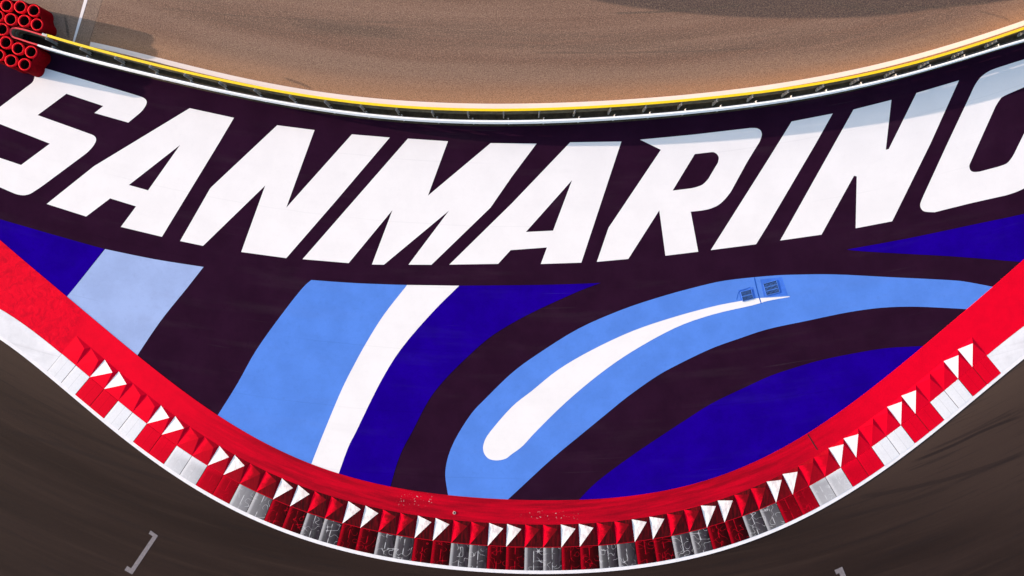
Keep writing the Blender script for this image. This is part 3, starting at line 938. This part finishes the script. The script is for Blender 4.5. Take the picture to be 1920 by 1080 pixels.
# red wrapped end, grey joint pieces
def loop_pts():
    a = [(86, 66), (70, 61.5), (50, 55.5), (34, 51.8)]
    b = [(24, 51.5), (19, 55.5), (18.2, 61.5), (20.5, 67.5), (26, 71.5)]
    c = [(36, 74.5), (52, 80), (70, 85.3)]
    return [np.array(P(x, y, RH)[:2]) for x, y in cr(a + b + c, 5)]
LP = loop_pts()
c_loop = sum(LP) / len(LP)
for k in range(3):
    zt = RH - .003 - k * .325
    nl0 = norm2(LP)
    mid = LP[len(LP) // 2]
    sd_ = 1 if np.dot(nl0[len(LP) // 2][1], mid - c_loop) > 0 else -1
    o = beam("end_wrap", LP, sd_, zt, zt - .30, .085, [M_RR, M_BACK], rail)
    o["label"] = "red painted rounded end of the guardrail"
cap("end_wrap_edge", LP, sd_, RH + .008, .075, M_RR, rail)["label"] = "red top edge of the rounded guardrail end"
jp = [np.array(P(x, y, RH)[:2]) for x, y in ((79, 63.6), (83, 64.9), (88, 66.4))]
cap("joint_plate", jp, 1, RH + .014, .12, M_GALV, rail, back=.05)

# thin cable running between the two faces
cp = [p + nl * .20 for p, (t, nl) in zip(WP, norm2(WP))][5:]
cpp = []
for i, p in enumerate(cp):
    cpp.append((p[0], p[1], .62 + .02 * math.sin(i * .9)))
v, f = [], []
for i, p in enumerate(cpp):
    q = np.array(cpp[min(len(cpp) - 1, i + 1)]) - np.array(cpp[max(0, i - 1)]); q /= np.linalg.norm(q)
    nrm = np.array((-q[1], q[0], 0)); up = np.array((0, 0, 1))
    for k in range(6):
        t = k * math.pi / 3
        v.append(tuple(np.array(p) + .014 * (nrm * math.cos(t) + up * math.sin(t))))
for i in range(len(cpp) - 1):
    for k in range(6):
        f.append((6 * i + k, 6 * i + (k + 1) % 6, 6 * i + 6 + (k + 1) % 6, 6 * i + 6 + k))
M_CAB = plain("grey_cable", (.22, .20, .18), .5, .4)
props(mesh_obj("cable", v, f, M_CAB), "thin grey cable stretched between the two guardrail faces", "cable")

# ------------------------------------------------------------------ tyre barrier
TH = 1.06
M_TYRE = plain("red_painted_rubber", (.78, .006, .016), .7, .06, 0, .12, 7.0)
M_TIN = plain("shaded_red_tyre_wall", (.05, .001, .004), .8, .1)  # shade of the hollow painted as a darker red inside the top tyre
M_TLOW = plain("shaded_dark_red_rubber", (.02, .0005, .001), .8, .1)  # red of the lower tyres darkened to paint in shade between stacks
def tyre_mesh(ro, ri, hh, mats, name):
    """one tyre: rounded tread and side walls, open hole, hollow inside"""
    prof = [(ri, .30), (ri + .004, .14), (ri + .022, .02), (ri + .055, 0.0), (ro - .035, .06), (ro - .008, .20), (ro, .38), (ro, .62),
            (ro - .008, .80), (ro - .035, .94), (ri + .055, 1.0), (ri + .022, .98), (ri + .004, .86), (ri, .70), (ri + .04, .55), (ri + .04, .45)]
    K = 36; v, f, fm = [], [], []
    for k in range(K):
        t = 2 * math.pi * k / K
        for r_, z_ in prof: v.append((r_ * math.cos(t), r_ * math.sin(t), z_ * hh))
    M_ = len(prof)
    for k in range(K):
        for j in range(M_):
            a = k * M_ + j; b = k * M_ + (j + 1) % M_
            c = ((k + 1) % K) * M_ + (j + 1) % M_; d = ((k + 1) % K) * M_ + j
            f.append((a, d, c, b)); fm.append(0 if 2 <= j <= 12 else 1)
    me = bpy.data.meshes.new(name); me.from_pydata(v, [], f)
    for m in mats: me.materials.append(m)
    for p, i in zip(me.polygons, fm): p.material_index = i; p.use_smooth = True
    me.update(); return me
NT = 5
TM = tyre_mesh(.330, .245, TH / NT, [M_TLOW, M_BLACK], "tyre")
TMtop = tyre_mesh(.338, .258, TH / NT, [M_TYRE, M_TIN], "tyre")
M_PITR = M_BLACK
spots = [  # photo position of the top ring, label
    ((12.3, 10.3), "red tyre stack at the top picture edge, leftmost of the uppermost row"),
    ((38, 12.7), "red tyre stack in the middle of the uppermost row"),
    ((63.3, 19.5), "red tyre stack at the right end of the uppermost row, against the belt"),
    ((-5, 30), "red tyre stack cut by the left picture edge, second row"),
    ((20.3, 36), "red tyre stack second row, left of centre, above the guardrail end"),
    ((45.3, 39), "red tyre stack second row, touching the red guardrail end"),
    ((69.3, 45.8), "red tyre stack nearest the start of the yellow rail"),
    ((4, 54.7), "red tyre stack straight left of the rounded guardrail end"),
    ((10.7, 79.5), "red tyre stack just below the rounded guardrail end, at left"),
    ((33.7, 91), "red tyre stack in the middle of the row below the guardrail"),
    ((58.3, 97.3), "red tyre stack nearest the start of the white rail"),
    ((-3.6, 103), "red tyre stack cut by the left picture edge, lowest row"),
    ((20.3, 113.7), "red tyre stack in the middle of the lowest row"),
    ((46, 120.7), "red tyre stack at the right end of the lowest row, above the letter S"),
    ((-14, 6), "red tyre stack beyond the picture, uppermost row"),
    ((-22, 52), "red tyre stack beyond the picture, level with the guardrail end"),
    ((-14, 78), "red tyre stack beyond the picture, below the guardrail end"),
]
centres = []
for idx, ((px_, py_), lab) in enumerate(spots):
    c = P(px_, py_, TH)
    centres.append(np.array(c[:2]))
    e = empty("tyre_stack", (c[0], c[1], .02))
    props(e, lab, "tyre stack", "red tyre stacks around the guardrail end")
    for k in range(NT):
        o = bpy.data.objects.new("tyre", TMtop if k == NT - 1 else TM)
        col.objects.link(o); o.parent = e
        o.location = (random.uniform(-.008, .008) if k < NT - 1 else 0, random.uniform(-.008, .008) if k < NT - 1 else 0, k * TH / NT)
        o.rotation_euler = (random.uniform(-.02, .02) if k == NT - 1 else 0, random.uniform(-.02, .02) if k == NT - 1 else 0, random.uniform(0, 6))

def hull(pts):
    pts = sorted(map(tuple, pts))
    def half(ps):
        o = []
        for p in ps:
            while len(o) > 1 and (o[-1][0] - o[-2][0]) * (p[1] - o[-2][1]) - (o[-1][1] - o[-2][1]) * (p[0] - o[-2][0]) <= 0: o.pop()
            o.append(p)
        return o[:-1]
    return half(pts) + half(pts[::-1])

M_BELT = plain("red_rubber_belt", (.15, .0003, .003), .8, .03, 0, .15, 2.0)
def belt(ids, label):
    pts = []
    for i in ids:
        for k in range(48):
            t = 2 * math.pi * k / 48
            pts.append(centres[i] + .352 * np.array((math.cos(t), math.sin(t))))
    h = [np.array(p) for p in hull(pts)]
    # resample evenly
    h2 = h + [h[0]]
    d = [0]
    for a, b in zip(h2[:-1], h2[1:]): d.append(d[-1] + np.linalg.norm(b - a))
    K = 140
    X = [p[0] for p in h2]; Y = [p[1] for p in h2]
    path = [np.array((np.interp(d[-1] * k / K, d, X), np.interp(d[-1] * k / K, d, Y))) for k in range(K)]
    # pull the belt slightly in where no tyre supports it
    out = []
    for i, p in enumerate(path):
        t = path[(i + 1) % K] - path[i - 1]; t /= np.linalg.norm(t); nl = np.array((t[1], -t[0]))
        gap = min(np.linalg.norm(p - centres[j]) for j in ids) - .352
        out.append((p - nl * min(gap * .75, .07), nl))
    v, f = [], []
    hs = (0.02, .25, .5, .75, 1.0)
    ph = random.uniform(0, 6)
    for i, (p, nl) in enumerate(out):
        for j, hz in enumerate(hs):
            q = p + nl * (.008 * math.sin(i * .35 + j * 1.3 + ph) + .006)
            v.append((q[0], q[1], hz * (TH - .02)))
        for j, hz in enumerate(hs):
            q = p + nl * (.008 * math.sin(i * .35 + j * 1.3 + ph) - .012)
            v.append((q[0], q[1], hz * (TH - .02)))
    Q = len(hs); W2 = 2 * Q
    for i in range(K):
        a = i * W2; b = ((i + 1) % K) * W2
        for j in range(Q - 1):
            f.append((a + j, b + j, b + j + 1, a + j + 1))
            f.append((a + Q + j, a + Q + j + 1, b + Q + j + 1, b + Q + j))
        f.append((a + Q - 1, b + Q - 1, b + 2 * Q - 1, a + 2 * Q - 1))
    o = mesh_obj("barrier_belt", v, f, M_BELT, smooth=True)
    props(o, label, "belt", "red belts wrapped round the tyre stacks")
belt([0, 1, 2, 3, 4, 5, 6, 14], "red rubber belt wrapped around the upper tyre stacks beside the brown track")
belt([8, 9, 10, 11, 12, 13, 16], "red rubber belt wrapped around the lower tyre stacks beside the letter S")

# black tyre lying inside the rounded end of the guardrail
bt = tyre_mesh(.27, .13, .22, [M_BLACK, M_BLACK], "black_tyre")
o = bpy.data.objects.new("black_tyre", bt); col.objects.link(o)
q = P(29, 62.5, .75); o.location = (q[0], q[1], .02)
props(o, "black tyre inside the rounded red guardrail end", "tyre")
